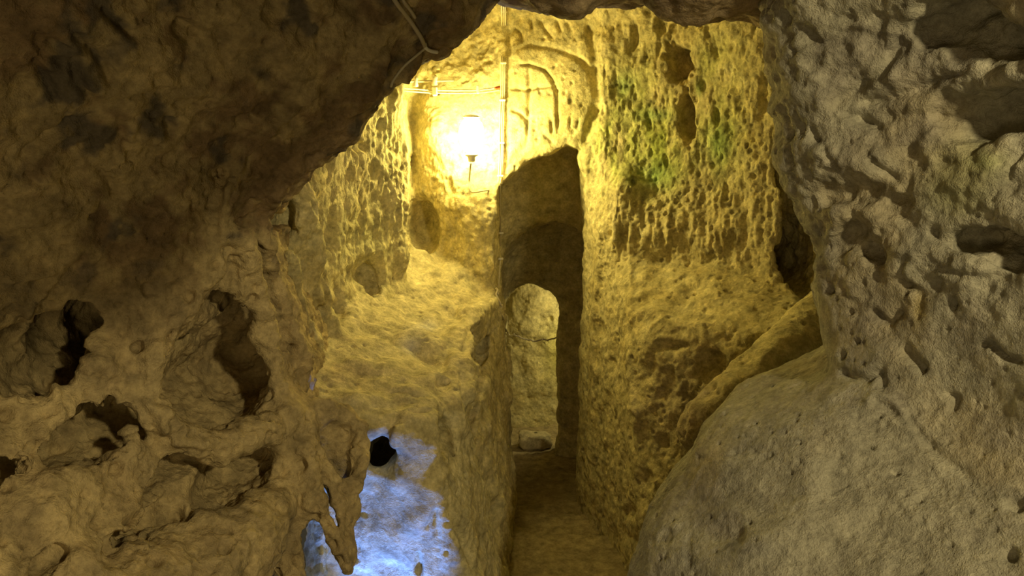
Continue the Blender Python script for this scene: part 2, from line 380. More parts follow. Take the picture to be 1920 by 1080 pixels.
D += pit_feature(u, v, V, 490, 300, 45, 26, 0.03, -50) + pit_feature(u, v, V, 390, 210, 60, 30, 0.02, 20) + pit_feature(u, v, V, 540, 20, 50, 40, 0.03) + pit_feature(u, v, V, 360, 60, 40, 25, 0.02)
D += pit_feature(u, v, V, 680, 15, 60, 30, 0.04) + pit_feature(u, v, V, 100, 100, 50, 30, 0.02, 40) + pit_feature(u, v, V, 300, 965, 90, 16, 0.035, -12) + pit_feature(u, v, V, 215, 1020, 18, 22, 0.03)
V = V + N * D[:, None]
big = fbm(V, 4, 3, 9); fine = fbm(V, 18, 3, 2)
c = np.zeros((len(V), 3)) + np.array((0.48, 0.375, 0.185))
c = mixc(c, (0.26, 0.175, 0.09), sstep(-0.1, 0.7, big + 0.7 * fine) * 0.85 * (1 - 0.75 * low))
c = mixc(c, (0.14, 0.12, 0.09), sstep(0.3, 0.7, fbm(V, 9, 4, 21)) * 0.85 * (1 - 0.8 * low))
c = mixc(c, (0.55, 0.43, 0.21), sstep(0.25, 0.7, fbm(V, 7, 4, 31)) * 0.75)
c = mixc(c, (0.50, 0.40, 0.20), spot(u, v, 62, 445, 34, 26) * 0.9)
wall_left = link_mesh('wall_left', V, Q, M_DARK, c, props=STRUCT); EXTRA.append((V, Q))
print('left', len(Q), time.time() - T0)

# ------------------------------------------------------------------ near rock of the right side (two swelling boulders of the arch)
FR = Field(PP([(1440, 0, 2.25), (1460, 250, 2.25), (1520, 430, 2.25), (1700, 100, 2.0), (1700, 300, 2.0), (1700, 500, 2.0), (1920, 0, 1.7), (1920, 250, 1.8), (1920, 500, 1.75), (1580, 640, 2.12), (1750, 700, 1.92),
    (1920, 760, 1.7), (1560, 780, 2.0), (1400, 830, 2.08), (1290, 920, 2.1), (1200, 1050, 2.08), (1420, 1000, 1.88), (1600, 900, 1.85), (1600, 1080, 1.68), (1350, 1080, 1.85), (1800, 900, 1.72), (1920, 1080, 1.5), (1750, 1080, 1.6), (2150, 500, 1.5)]), 0, 2, 1, reg=4e-3, lo=0.9, hi=2.6)
edgeR = PP([(1440, -160, 2.3), (1436, 0, 2.3), (1434, 60, 2.3), (1450, 140, 2.3), (1452, 280, 2.3), (1474, 360, 2.3), (1504, 412, 2.3), (1534, 480, 2.3), (1529, 560, 2.3), (1546, 640, 2.28), (1560, 688, 2.25), (1515, 728, 2.2),
    (1440, 757, 2.2), (1345, 800, 2.2), (1302, 850, 2.18), (1276, 910, 2.15), (1232, 960, 2.12), (1192, 1010, 2.1), (1172, 1080, 2.1), (1150, 1200, 2.05)])
edgeR = edgeR[np.argsort(edgeR[:, 2])]
PITS_R = pits_on(FR, [(1862, 212, 0.0, (0.10, 0.13, 0.065)), (1815, 225, 0.0, (0.055, 0.09, 0.045)), (1790, 45, 0.02, (0.13, 0.12, 0.062)), (1860, 80, 0.0, (0.12, 0.10, 0.035)), (1568, 352, 0.0, (0.042, 0.08, 0.05)),
    (1625, 362, 0.0, (0.035, 0.06, 0.04)), (1690, 388, 0.0, (0.038, 0.06, 0.035)), (1612, 440, 0.0, (0.032, 0.08, 0.045)), (1634, 463, 0.0, (0.03, 0.06, 0.026)),
    (1741, 541, 0.0, (0.020, 0.07, 0.019)), (1860, 445, 0.03, (0.16, 0.07, 0.028)), (1900, 480, 0.02, (0.08, 0.06, 0.03))])
def f_right(V, lo, hi):
    F, inv = FR.at(V[:, 0], V[:, 2], True)
    wob = 0.022 * noise(V[:, 0] * 5 + 9, V[:, 1] * 5, V[:, 2] * 5) + 0.010 * noise(V[:, 0] * 12, V[:, 1] * 12 + 4, V[:, 2] * 12)
    d = (F - V[:, 1]) * inv + wob
    xe = np.interp(V[:, 2], edgeR[:, 2], edgeR[:, 0]); ye = np.interp(V[:, 2], edgeR[:, 2], edgeR[:, 1])
    d = smax(d, (xe + 0.45 * (V[:, 1] - ye) - V[:, 0]) * 0.8 + wob * 0.4 - 0.012, 0.14)
    d = smax(d, V[:, 1] - ye - 0.5, 0.1)
    return carve(d, V, lo, hi, PITS_R, 0.03, 0.025)
V, Q = rock_mesh(f_right, (0.2, 0.7, 0.3), (2.0, 2.95, 3.2), 0.0142)
Q = Q[in_view(V, Q, 540)]
V = relax(V, Q, 2); V, Q = subdivide(V, Q); N = normals(V, Q); u, v = project(V)
upz = 1 - sstep(480, 640, v)
D = (0.006 + 0.008 * upz) * fbm(V, 10, 3, 5.0) + (0.0025 + 0.003 * upz) * fbm(V, 34, 3, 7.0)
D += upz * 0.007 * fbm(V, 12, 2, 15.0, (0.6, 1, 2.2))
wd, wr = worley(V, 15, 5.0); D -= upz * 0.014 * (1 - sstep(0.15, 0.45, wd)) * (wr > 0.72)
wd, wr = worley(V, 40, 6.0); D -= 0.008 * (1 - sstep(0.12, 0.4, wd)) * (wr > 0.80)
for a, wdt, dp in (([(1690, 645), (1715, 675), (1735, 700)], 11, -0.028), ([(1625, 575), (1650, 600), (1665, 605), (1690, 580)], 7, -0.022), ([(1570, 690), (1590, 705), (1625, 712), (1650, 690)], 8, -0.024), ([(1650, 690), (1655, 730)], 8, -0.02),
        ([(1828, 650), (1860, 645), (1885, 672), (1920, 680)], 7, -0.026), ([(1765, 735), (1788, 745), (1785, 775)], 6, -0.016), ([(1640, 745), (1700, 790), (1760, 850), (1830, 900)], 9, -0.014), ([(1625, 770), (1640, 742), (1680, 760), (1720, 820)], 8, 0.014),
        ([(1720, 440), (1800, 455), (1900, 445)], 14, -0.03), ([(1760, 505), (1840, 520), (1900, 512)], 8, -0.014), ([(1840, 480), (1920, 500)], 10, -0.016), ([(1560, 200), (1660, 130), (1690, 60)], 9, -0.02), ([(1600, 195), (1720, 175), (1810, 130)], 9, -0.022), ([(1580, 210), (1650, 240)], 8, -0.018),
        ([(1490, 225), (1500, 255)], 7, -0.02), ([(1515, 235), (1525, 270)], 7, -0.018), ([(1540, 270), (1560, 310)], 7, -0.016), ([(1620, 300), (1680, 340)], 10, -0.02), ([(1505, 320), (1520, 345)], 6, -0.02), ([(1880, 340), (1920, 280)], 5, -0.012),
        ([(1480, 40), (1540, 90), (1600, 60)], 10, -0.016), ([(1480, 100), (1520, 75)], 8, -0.014), ([(1430, 230), (1540, 130)], 16, 0.014), ([(1660, 455), (1720, 480), (1700, 520)], 10, 0.012), ([(1560, 400), (1600, 390), (1660, 420)], 10, 0.014)):
    D += line_feature(u, v, V, a, wdt, dp)
for a in ((1595, 585, 8, 7, 0.02), (1608, 640, 7, 6, 0.018), (1580, 665, 8, 12, 0.02), (1787, 572, 8, 14, 0.022), (1650, 780, 7, 5, 0.014), (1630, 840, 14, 6, 0.014), (1680, 885, 10, 6, 0.014), (1725, 935, 10, 8, 0.014), (1500, 830, 6, 5, 0.012),
        (1895, 1040, 18, 16, 0.02), (1905, 945, 16, 12, 0.02), (1350, 1000, 26, 26, 0.007), (1385, 1000, 20, 20, 0.006), (1290, 1040, 10, 40, 0.008), (1250, 1000, 14, 16, 0.007), (1700, 550, 6, 5, 0.012), (1560, 545, 8, 6, 0.015)):
    D += pit_feature(u, v, V, *a)
D += line_feature(u, v, V, [(1728, 545), (1722, 600)], 9, -0.010)
V = V + N * D[:, None]
big = fbm(V, 4, 3, 12)
c = np.zeros((len(V), 3)) + np.array((0.44, 0.415, 0.315))
c = mixc(c, (0.48, 0.415, 0.27), sstep(0.1, 0.8, big) * 0.7)
c = mixc(c, (0.33, 0.30, 0.245), sstep(0.15, 0.8, fbm(V, 6, 3, 3)) * 0.6)
c = mixc(c, (0.44, 0.44, 0.22), np.clip(spot(u, v, 1815, 310, 70, 50) + spot(u, v, 1790, 370, 60, 40), 0, 1) * 0.6)
c = mixc(c, (0.42, 0.45, 0.20), spot(u, v, 1850, 305, 30, 20) * 0.7)
c = mixc(c, (0.50, 0.41, 0.18), spot(u, v, 1726, 580, 14, 30) * 0.9)  # lamplight on the lip below the small hole, painted as yellow
c = mixc(c, (0.25, 0.24, 0.21), np.clip(spot(u, v, 1365, 1000, 40, 24) + spot(u, v, 1290, 1045, 12, 36) + spot(u, v, 1400, 1030, 60, 20), 0, 1) * 0.6 * sstep(-0.3, 0.4, fbm(V, 14, 3, 44)))
c = mixc(c, (0.52, 0.48, 0.36), np.clip(spot(u, v, 1755, 700, 28, 28) + spot(u, v, 1740, 760, 30, 30) + spot(u, v, 1580, 800, 22, 10), 0, 1) * 0.5)
wall_right = link_mesh('wall_right', V, Q, M_NEAR, c, props=STRUCT); EXTRA.append((V, Q))
print('right', len(Q), time.time() - T0)

# ------------------------------------------------------------------ roof lip that joins both sides of the arch
lip = PP([(860, -10, 2.5), (940, -4, 2.5), (965, 6, 2.5), (1010, 22, 2.5), (1060, 20, 2.5), (1100, 8, 2.5), (1180, 6, 2.5), (1260, 14, 2.5), (1310, 28, 2.5), (1350, 38, 2.5), (1400, 30, 2.5), (1440, 34, 2.5), (1500, 60, 2.5)])
def f_lip(V, lo, hi):
    zl = np.interp(V[:, 0], lip[:, 0], lip[:, 2]) + 0.45 * np.maximum(2.5 - V[:, 1], 0) + 0.25 * np.maximum(V[:, 1] - 2.5, 0)
    wob = 0.03 * noise(V[:, 0] * 6, V[:, 1] * 6, V[:, 2] * 6 + 20) + 0.012 * noise(V[:, 0] * 15, V[:, 1] * 15, V[:, 2] * 15 + 20)
    d = (zl - V[:, 2]) * 0.85 + wob - 0.01
    d = smax(d, np.abs(V[:, 1] - 2.15) - 0.9, 0.2)
    return d
V, Q = rock_mesh(f_lip, (-0.45, 1.1, 2.5), (1.3, 3.15, 3.3), 0.024)
V = relax(V, Q, 2); V, Q = subdivide(V, Q); N = normals(V, Q)
D = 0.014 * fbm(V, 11, 3, 1.0) + 0.006 * fbm(V, 34, 3, 4.0)
V = V + N * D[:, None]
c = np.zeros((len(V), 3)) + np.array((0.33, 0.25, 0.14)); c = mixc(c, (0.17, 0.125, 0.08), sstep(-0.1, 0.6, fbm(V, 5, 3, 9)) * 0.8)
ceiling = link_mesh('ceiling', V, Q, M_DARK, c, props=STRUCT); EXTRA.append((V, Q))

def f_shade_roof(V, lo, hi):  # unseen overhang, added and shaped to put the upper left in shade
    x, y, z = V.T
    wob = 0.04 * noise(x * 4, y * 4, z * 4 + 50) + 0.02 * noise(x * 10, y * 10, z * 10 + 50)
    d = smax((2.53 + 0.10 * np.maximum(0.6 - y, 0) + 0.24 * np.maximum(y - 0.55, 0) - z) + wob, np.abs(y - 0.5) - 0.9, 0.06); d = smax(d, x - 0.42 - 0.3 * (z - 2.5) + wob, 0.08); return smax(d, z - 3.4, 0.1)
V, Q = rock_mesh(f_shade_roof, (-1.9, -0.4, 2.3), (0.9, 1.6, 3.5), 0.03)
V = relax(V, Q, 2); N = normals(V, Q); V = V + N * (0.012 * fbm(V, 12, 3, 1.0))[:, None]
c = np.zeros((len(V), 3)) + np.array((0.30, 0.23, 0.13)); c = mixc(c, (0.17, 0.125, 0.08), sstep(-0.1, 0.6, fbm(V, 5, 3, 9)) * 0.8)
link_mesh('ceiling_shade_near', V, Q, M_DARK, c, props=STRUCT)

# ------------------------------------------------------------------ inner chamber: walls, benches, passage and the chamber beyond
FB = Field(PP([(750, 250, 4.95), (775, 250, 4.86), (800, 250, 4.62), (830, 250, 4.60), (880, 250, 4.65), (930, 250, 4.60), (930, 410, 4.42), (900, 430, 4.44), (930, 520, 4.42), (1000, 278, 4.57), (1060, 250, 4.54), (800, 350, 4.66), (850, 400, 4.52), (880, 340, 4.5), (760, 450, 4.9), (850, 500, 4.6),
    (780, 130, 4.8), (850, 110, 4.78), (910, 90, 4.76), (920, 30, 4.8), (960, 100, 4.64), (960, 200, 4.64), (1000, 150, 4.62), (1060, 60, 4.60), (1090, 250, 4.52), (1110, 120, 4.53), (1180, 150, 4.50), (1180, 300, 4.46),
    (1180, 450, 4.3), (1250, 250, 4.38), (1350, 150, 4.24), (1350, 350, 4.18), (1450, 300, 4.0), (1450, 100, 4.04), (1250, 450, 4.22), (1430, 440, 3.98), (1000, 400, 4.6), (1000, 600, 4.6), (1300, 600, 4.2), (850, 650, 4.6)]), 0, 2, 1, reg=1e-3, lo=3.9, hi=5.1)
XL = Field(PP([(766, 180, 4.15), (768, 300, 4.15), (768, 400, 4.12), (775, 470, 4.15), (700, 200, 3.85), (690, 350, 3.85), (700, 500, 3.95), (640, 300, 3.55), (620, 450, 3.5), (640, 580, 3.6), (580, 400, 3.2), (560, 500, 3.1), (570, 620, 3.05),
    (540, 420, 2.95), (545, 680, 2.8), (640, 150, 3.6), (560, 740, 2.8), (600, 560, 3.3)]), 1, 2, 0, reg=2e-3, lo=-1.6, hi=-0.3)
TL = Field(PP([(850, 505, 4.5), (925, 560, 4.45), (780, 490, 4.4), (700, 575, 3.85), (640, 610, 3.5), (575, 690, 3.0), (800, 560, 4.1), (860, 600, 3.95), (850, 640, 3.6), (750, 620, 3.6), (700, 650, 3.35), (840, 690, 3.3), (640, 700, 3.05),
    (750, 720, 3.0), (700, 758, 2.85), (820, 740, 3.05), (600, 740, 2.85), (545, 770, 2.65), (900, 560, 4.3), (500, 790, 2.5)]), 0, 1, 2, reg=4e-3, lo=0.9, hi=1.9)
TR = Field(PP([(1190, 490, 4.3), (1300, 475, 4.2), (1430, 495, 3.95), (1500, 535, 3.8), (1200, 560, 3.98), (1300, 590, 3.78), (1450, 590, 3.6), (1540, 590, 3.5), (1260, 640, 3.62), (1400, 660, 3.4), (1520, 660, 3.2), (1440, 740, 3.05), (1340, 770, 3.0), (1560, 700, 2.9)]), 0, 1, 2, reg=4e-3, lo=0.9, hi=1.95)
FAR = Field(PP([(900, 600, 6.7), (955, 600, 6.5), (1000, 600, 6.45), (1048, 600, 6.5), (1100, 600, 6.6), (960, 820, 6.35), (1040, 820, 6.4), (1000, 500, 6.45)]), 0, 2, 1, reg=2e-3, lo=6.0, hi=7.0)
ledge = PP([(925, 352, 4.55), (942, 344, 4.55), (975, 316, 4.55), (1000, 300, 4.55), (1040, 284, 4.55), (1068, 274, 4.55), (1085, 290, 4.55), (1096, 325, 4.5), (1104, 380, 4.5), (1112, 440, 4.5)])
CARVE_IN = [Blob(792, 425, 4.72, (0.115, 0.20, 0.17)), Blob(690, 525, 3.93, (0.05, 0.06, 0.10)), Blob(530, 400, 3.0, (0.05, 0.18, 0.08)), Blob(1500, 475, 3.9, (0.10, 0.55, 0.22)), Blob(1472, 330, 4.05, (0.06, 0.18, 0.28)), Blob(718, 845, 2.85, (0.062, 0.42, 0.078)), Blob(724, 850, 3.15, (0.11, 0.25, 0.10)), Blob(578, 618, 2.98, (0.05, 0.16, 0.14)), Blob(538, 440, 2.95, (0.07, 0.2, 0.07)), Blob(612, 500, 3.36, (0.045, 0.07, 0.11)), Chain([(912, 640, 4.2, 0.04), (893, 720, 3.75, 0.055), (892, 810, 3.45, 0.05)]), Chain([(842, 800, 2.98, 0.02), (845, 860, 2.98, 0.02)]), Blob(620, 430, 3.5, (0.05, 0.06, 0.12)), Blob(640, 560, 3.55, (0.035, 0.06, 0.10)),
    Blob(560, 600, 3.0, (0.06, 0.12, 0.15)), Blob(1300, 690, 3.55, (0.18, 0.12, 0.12)), Blob(678, 280, 4.0, (0.02, 0.05, 0.02)), Blob(1390, 660, 3.45, (0.1, 0.08, 0.09)), Blob(1018, 606, 6.40, (0.10, 0.06, 0.14))]
ADD_IN = [Chain([(1545, 585, 3.45, 0.10), (1480, 660, 3.2, 0.12), (1400, 740, 3.05, 0.12), (1330, 800, 2.95, 0.12)]),
    Chain([(925, 568, 4.4, 0.04), (884, 600, 4.0, 0.06), (868, 645, 3.7, 0.075), (858, 705, 3.4, 0.085), (850, 770, 3.12, 0.075), (850, 880, 3.05, 0.05)]),
    Chain([(770, 640, 3.5, 0.05), (830, 665, 3.5, 0.06), (850, 705, 3.38, 0.07)]),
    Chain([(574, 370, 3.12, 0.02), (592, 440, 3.2, 0.022), (600, 520, 3.26, 0.025), (628, 605, 3.36, 0.03)]),
    Chain([(600, 545, 3.25, 0.03), (585, 480, 3.2, 0.022), (565, 420, 3.1, 0.02), (575, 365, 3.15, 0.02)]), Chain([(545, 480, 2.95, 0.025), (560, 560, 3.0, 0.022), (590, 640, 3.1, 0.03)]), Chain([(745, 805, 2.74, 0.012), (744, 818, 2.74, 0.012), (740, 830, 2.76, 0.01)])]
def xleft(y, z): return 0.015 - (0.075 + 0.085 * np.clip(4.5 - y, 0, 2)) * z
def xright(y, z): return 0.46 + 0.17 * np.clip(4.7 - y, -1.2, 1.4) + 0.01 * z
def f_in(V, lo, hi):
    x, y, z = V[:, 0], V[:, 1], V[:, 2]
    wob = 0.022 * noise(x * 6, y * 6, z * 6 + 40) + 0.012 * noise(x * 14, y * 14, z * 14 + 40)
    fb, ib = FB.at(x, z, True)
    stp = 0.05 * sstep(0.44, 0.50, x) * sstep(1.6, 1.9, z) - 0.0
    air = (y - fb + stp) * ib
    xl, il = XL.at(y, z, True); xl = xl - 0.30 * sstep(4.12, 4.34, y)
    air = smax(air, (xl - x) * il, 0.03)
    air = smax(air, z - (3.12 - 0.05 * (4.6 - y)), 0.25)
    air = smax(air, -0.03 - z, 0.02)
    # the shadowed recess over the passage, then the passage itself
    top1 = np.interp(x, ledge[:, 0], ledge[:, 2])
    deep = sstep(4.92, 5.25, y)
    top = top1 * (1 - deep) + 1.80 * deep - 0.50 * sstep(5.45, 5.75, y)
    xl2 = -0.085 + 0.02 * (y - 4.6) + 0.05 * (1 - sstep(0.0, 1.4, z)); xr2 = 0.462 + 0.17 * sstep(4.78, 4.95, y) - 0.29 * sstep(5.6, 5.75, y)
    cx = (xl2 + xr2) / 2; hw = (xr2 - xl2) / 2; rc = 0.04 + (hw - 0.04) * deep * 0.98
    qx = np.abs(x - cx) - hw + rc; qz = z - top + rc
    pas = np.minimum(np.maximum(qx, qz), 0) + np.hypot(np.maximum(qx, 0), np.maximum(qz, 0)) - rc
    pas = smax(pas, np.abs(y - 5.0) - 1.05, 0.03); pas = np.maximum(pas, -0.03 - z)
    air = smin(air, pas, 0.02)
    ff, fi = FAR.at(x, z, True)
    far = smax((y - ff) * fi, 5.9 - y, 0.08); far = smax(far, np.abs(x - 0.42) - 0.75, 0.1); far = smax(far, z - 2.1, 0.3); far = np.maximum(far, -0.03 - z)
    air = np.minimum(air, far)
    rock = -air + wob * (1 - 0.45 * sstep(1.6, 1.9, z))
    tl = TL.at(x, y)
    bl = smax((z - tl) * 0.9 + wob, (x - xleft(y, z)) + wob * 0.7, 0.06); bl = smax(bl, 2.74 + 0.10 * (1.3 - z) + 0.25 * np.maximum(-0.35 - x, 0) - y + wob, 0.10); bl = smax(bl, y - 4.8, 0.02)
    rock = smin(rock, bl, 0.10)
    tr = TR.at(x, y)
    br = smax((z - tr) * 0.9 + wob, (xright(y, z) - x) + wob * 0.5, 0.07); br = smax(br, 3.88 - 0.85 * (x - 0.6) - 0.22 * (1.4 - z) - y + wob, 0.12); br = smax(br, y - 4.9, 0.02)
    rock = smin(rock, br, 0.06)
    # the side of the right bench runs up as the jamb of the passage
    jamb = smax(xright(y, z) + 0.0 - x, y - 4.9, 0.05); jamb = smax(jamb, 4.28 - y + 0.25 * (x - 0.5) + wob, 0.05); jamb = smax(jamb, z - 2.22, 0.2)
    rock = smin(rock, jamb, 0.05)
    rock = carve(rock, V, lo, hi, CARVE_IN, 0.035, 0.02)
    return add(rock, V, lo, hi, ADD_IN, 0.06)
V, Q = rock_mesh(f_in, (-1.45, 2.3, -0.1), (1.75, 6.9, 3.3), 0.0155)
fc = V[Q].mean(1)
u_, v_ = project(fc)
Q = Q[in_view(V, Q, 260) & (fc[:, 1] > 2.35) & ((fc[:, 1] < 4.75) | ((u_ > 660) & (u_ < 1260))) & ((fc[:, 1] < 5.95) | ((u_ > 840) & (u_ < 1170) & (v_ > 440) & (v_ < 960)))
    & ~((fc[:, 0] < -0.66) & (fc[:, 1] < 2.82) & (fc[:, 2] > 1.42)) & ~((fc[:, 0] < -0.62) & (fc[:, 1] < 2.68)) & ~((fc[:, 2] > 3.0) & (fc[:, 1] < 3.3))]
fc = V[Q].mean(1); fn = normals(V, Q)[Q[:, 0]]
Q = Q[(fc[:, 1] > 4.2) | (((CAM - fc) * fn).sum(1) > -0.8 * np.linalg.norm(CAM - fc, axis=1))]
V = relax(V, Q, 2); V, Q = subdivide(V, Q); N = normals(V, Q); u, v = project(V)
x, y, z = V.T
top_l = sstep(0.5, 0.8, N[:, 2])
onwall = (1 - top_l) * sstep(1.45, 1.7, z)
D = 0.010 * fbm(V, 12, 3, 2.0) + 0.0045 * (1 - 0.7 * top_l) * fbm(V, 40, 3, 6.0)
strk = fbm(V, 30, 3, 8.0, (1, 1, 0.28))
D += onwall * (0.005 - 0.002 * sstep(1100, 1130, u)) * strk                                    # pick marks that run down the walls
alc = onwall * sstep(1100, 1130, u) * sstep(5.2, 5.0, y)
drip = fbm(V, 36, 2, 4.0, (1, 1, 0.34)); D -= onwall * (0.003 + 0.004 * alc) * sstep(0.3, 0.8, drip)
drip = fbm(V, 80, 2, 6.0, (1, 1, 0.45)); D -= onwall * (0.002 + 0.003 * alc) * sstep(0.25, 0.6, drip)
wd, wr = worley(V, 30, 4.0, (1, 1, 0.5)); D -= alc * 0.014 * (1 - sstep(0.12, 0.34, wd)) * (wr > 0.72)
comb = sstep(345, 380, v) * (1 - sstep(450, 472, v)) * alc
D += comb * 0.014 * fbm(V, 34, 2, 3.0, (1.0, 0.6, 0.16))
blue = sstep(670, 700, u) * (1 - sstep(800, 850, u)) * sstep(760, 800, v); D *= 1 - 0.7 * blue
cross = spot(u, v, 1030, 165, 80, 150); D *= (1 - 0.8 * cross)
lw = onwall * (1 - sstep(740, 775, u)); D += lw * (0.003 * fbm(V, 26, 3, 5.0, (1, 1, 0.22)) + 0.004 * fbm(V, 60, 2, 5.0, (1, 1, 0.15)))
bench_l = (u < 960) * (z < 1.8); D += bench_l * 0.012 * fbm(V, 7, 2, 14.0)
wd, wr = worley(V, 30, 9.0); D -= 0.010 * (1 - sstep(0.15, 0.45, wd)) * (wr > 0.78) * (1 - sstep(670, 700, u) * (1 - sstep(800, 850, u)) * sstep(760, 800, v))
pas = sstep(4.72, 4.9, y); D *= (1 - 0.3 * pas)
CUT = [([(992, 122), (992, 185), (990, 215), (988, 270)], 3.2, -0.016), ([(955, 165), (985, 168), (1040, 160)], 3.0, -0.014), ([(962, 122), (992, 120), (1020, 130), (1036, 150), (1042, 175)], 3.2, -0.016), ([(1042, 160), (1045, 200), (1046, 248)], 3.2, -0.015),
    ([(957, 205), (975, 212), (990, 228)], 3.5, -0.016), ([(960, 92), (1000, 84), (1040, 90), (1080, 106), (1106, 128)], 5, -0.014), ([(1085, 110), (1106, 128)], 6, -0.016), ([(1032, 222), (1034, 250)], 3, -0.012), ([(1018, 252), (1035, 266)], 3, -0.010), ([(992, 215), (1015, 207), (1035, 196)], 2.5, -0.007),
    ([(996, 35), (998, 55)], 3, -0.012), ([(1010, 35), (1025, 60), (1036, 72)], 3, -0.012), ([(1042, 35), (1052, 62)], 3, -0.012), ([(1062, 40), (1070, 60)], 3, -0.010), ([(962, 50), (975, 62), (982, 82)], 3.5, -0.012), ([(1070, 215), (1068, 240), (1080, 250)], 3, -0.010), ([(1085, 225), (1082, 245)], 3, -0.010),
    ([(952, 10), (950, 120), (949, 200), (948, 345)], 5, -0.020), ([(1104, 40), (1108, 75), (1112, 110), (1116, 160), (1118, 205)], 6, -0.030), ([(1118, 190), (1108, 235), (1092, 275)], 8, -0.032), ([(1060, 300), (1090, 278)], 7, -0.02),
    ([(822, 490), (850, 510), (870, 525)], 3.5, -0.016), ([(1192, 60), (1186, 100)], 5, -0.020), ([(1325, 35), (1330, 75)], 5, -0.02), ([(1338, 85), (1345, 115)], 5, -0.02), ([(890, 600), (905, 640), (900, 690)], 9, -0.05), ([(880, 610), (870, 660)], 6, -0.02), ([(835, 780), (838, 850)], 9, -0.045), ([(865, 690), (880, 760), (915, 880), (935, 1000), (955, 1080)], 8, -0.04),
    ([(850, 980), (880, 1030), (900, 1080)], 10, -0.03), ([(800, 1000), (815, 960), (822, 1010)], 6, -0.02), ([(1170, 500), (1158, 640), (1150, 690)], 5, -0.010), ([(1145, 670), (1155, 690)], 4, -0.016), ([(1180, 330), (1182, 470), (1184, 640)], 5, 0.012), ([(1490, 520), (1470, 540)], 5, 0.01),
    ([(1180, 640), (1195, 800), (1190, 920)], 8, 0.016), ([(1230, 640), (1290, 650), (1300, 670)], 7, -0.02), ([(1215, 700), (1225, 660), (1280, 645)], 8, -0.018), ([(905, 830), (930, 930)], 7, -0.016),
    ([(570, 372), (590, 410), (592, 440)], 5, 0.016), ([(610, 500), (615, 560), (640, 590)], 7, -0.02), ([(780, 560), (830, 580), (865, 600)], 7, -0.012), ([(690, 620), (760, 650), (840, 700)], 9, -0.016), ([(870, 620), (840, 650), (830, 690)], 8, -0.014), ([(630, 720), (720, 735), (820, 740)], 7, -0.010)]
for a, wdt, dp in CUT: D += line_feature(u, v, V, a, wdt, dp * (1.5 if wdt < 4 else 1), wob=0.4)
for a in ((1272, 120, 22, 46, 0.11, -10), (1287, 225, 17, 58, 0.11, 0), (1240, 42, 14, 20, 0.035, 20), (1262, 55, 8, 10, 0.03), (1290, 95, 10, 18, 0.03), (1343, 220, 7, 20, 0.03), (1300, 185, 12, 10, 0.03), (1190, 65, 8, 26, 0.025), (1318, 160, 8, 16, 0.02), (1218, 235, 5, 12, 0.02), (1248, 300, 5, 14, 0.02), (1189, 340, 5, 8, 0.025), (1334, 310, 5, 7, 0.02), (1412, 330, 6, 8, 0.02), (1360, 360, 6, 22, 0.02),
        (1430, 180, 9, 50, 0.03), (700, 318, 12, 20, 0.03), (677, 274, 12, 14, 0.03), (716, 235, 7, 12, 0.025), (740, 328, 6, 5, 0.02), (842, 345, 7, 14, 0.025), (815, 338, 8, 5, 0.02), (690, 520, 20, 34, 0.03, -20), (1033, 598, 5, 7, 0.03), (782, 770, 22, 7, 0.02), (655, 805, 8, 9, 0.02), (673, 820, 6, 6, 0.02), (785, 1055, 8, 24, 0.03), (830, 720, 18, 12, 0.02), (800, 520, 14, 8, 0.012), (1255, 720, 25, 40, 0.02), (1240, 830, 16, 20, 0.02), (1215, 900, 14, 20, 0.02), (1180, 960, 14, 16, 0.02), (1130, 205, 6, 12, 0.02), (1070, 190, 5, 7, 0.012)):
    D += pit_feature(u, v, V, *a)
V = V + N * D[:, None]
big = fbm(V, 4, 3, 17); fine = fbm(V, 20, 3, 27)
c = np.zeros((len(V), 3)) + np.array((0.62, 0.54, 0.28))
c = mixc(c, (0.53, 0.44, 0.20), sstep(0.0, 0.8, big) * 0.7)
c = mixc(c, (0.62, 0.56, 0.34), sstep(0.2, 0.8, fine) * 0.4)
g = np.clip(spot(u, v, 1190, 230, 75, 110) + spot(u, v, 1230, 300, 70, 60) + 0.8 * spot(u, v, 1350, 250, 50, 80) + 0.5 * spot(u, v, 1340, 110, 60, 50) + 0.5 * spot(u, v, 1130, 280, 40, 60), 0, 1) * (y < 5)
c = mixc(c, (0.40, 0.46, 0.12), g * np.clip(0.55 + 0.5 * fbm(V, 14, 3, 33, (1, 1, 0.4)), 0, 0.95))
c = mixc(c, (0.27, 0.43, 0.15), np.clip(spot(u, v, 1170, 160, 20, 26) + spot(u, v, 1225, 215, 40, 14) + spot(u, v, 1345, 270, 26, 40) + spot(u, v, 1225, 330, 40, 26) + spot(u, v, 1310, 165, 8, 16), 0, 1) * 0.6 * (y < 5))
c = mixc(c, (0.48, 0.50, 0.20), np.clip(spot(u, v, 680, 440, 60, 60) + spot(u, v, 730, 250, 40, 90), 0, 1) * 0.30)
c = mixc(c, (0.40, 0.32, 0.22), spot(u, v, 1290, 760, 90, 110) * 0.6)  # shade of the hollow below the right bench lip, painted purple-brown
c = mixc(c, (0.30, 0.18, 0.08), np.clip(spot(u, v, 560, 620, 22, 50) + spot(u, v, 640, 700, 60, 20) + 0.8 * spot(u, v, 1272, 120, 24, 46) + 0.8 * spot(u, v, 1287, 225, 18, 60), 0, 1) * 0.6)  # brown patches: shade of hollows and the two long pits put into the colour
c = mixc(c, (0.46, 0.42, 0.12), spot(u, v, 1045, 660, 30, 60) * (y > 5.8) * 0.7)  # yellow-green light at the right of the far wall, painted into the rock
c = mixc(c, (0.68, 0.60, 0.36), bench_l * top_l * 0.45)  # upward bench faces lightened, lamplight put into the colour
c = mixc(c, (0.74, 0.74, 0.76), np.clip(spot(u, v, 770, 640, 22, 20) + spot(u, v, 800, 612, 20, 8), 0, 1) * 0.5)
fc = V[Q].mean(1)
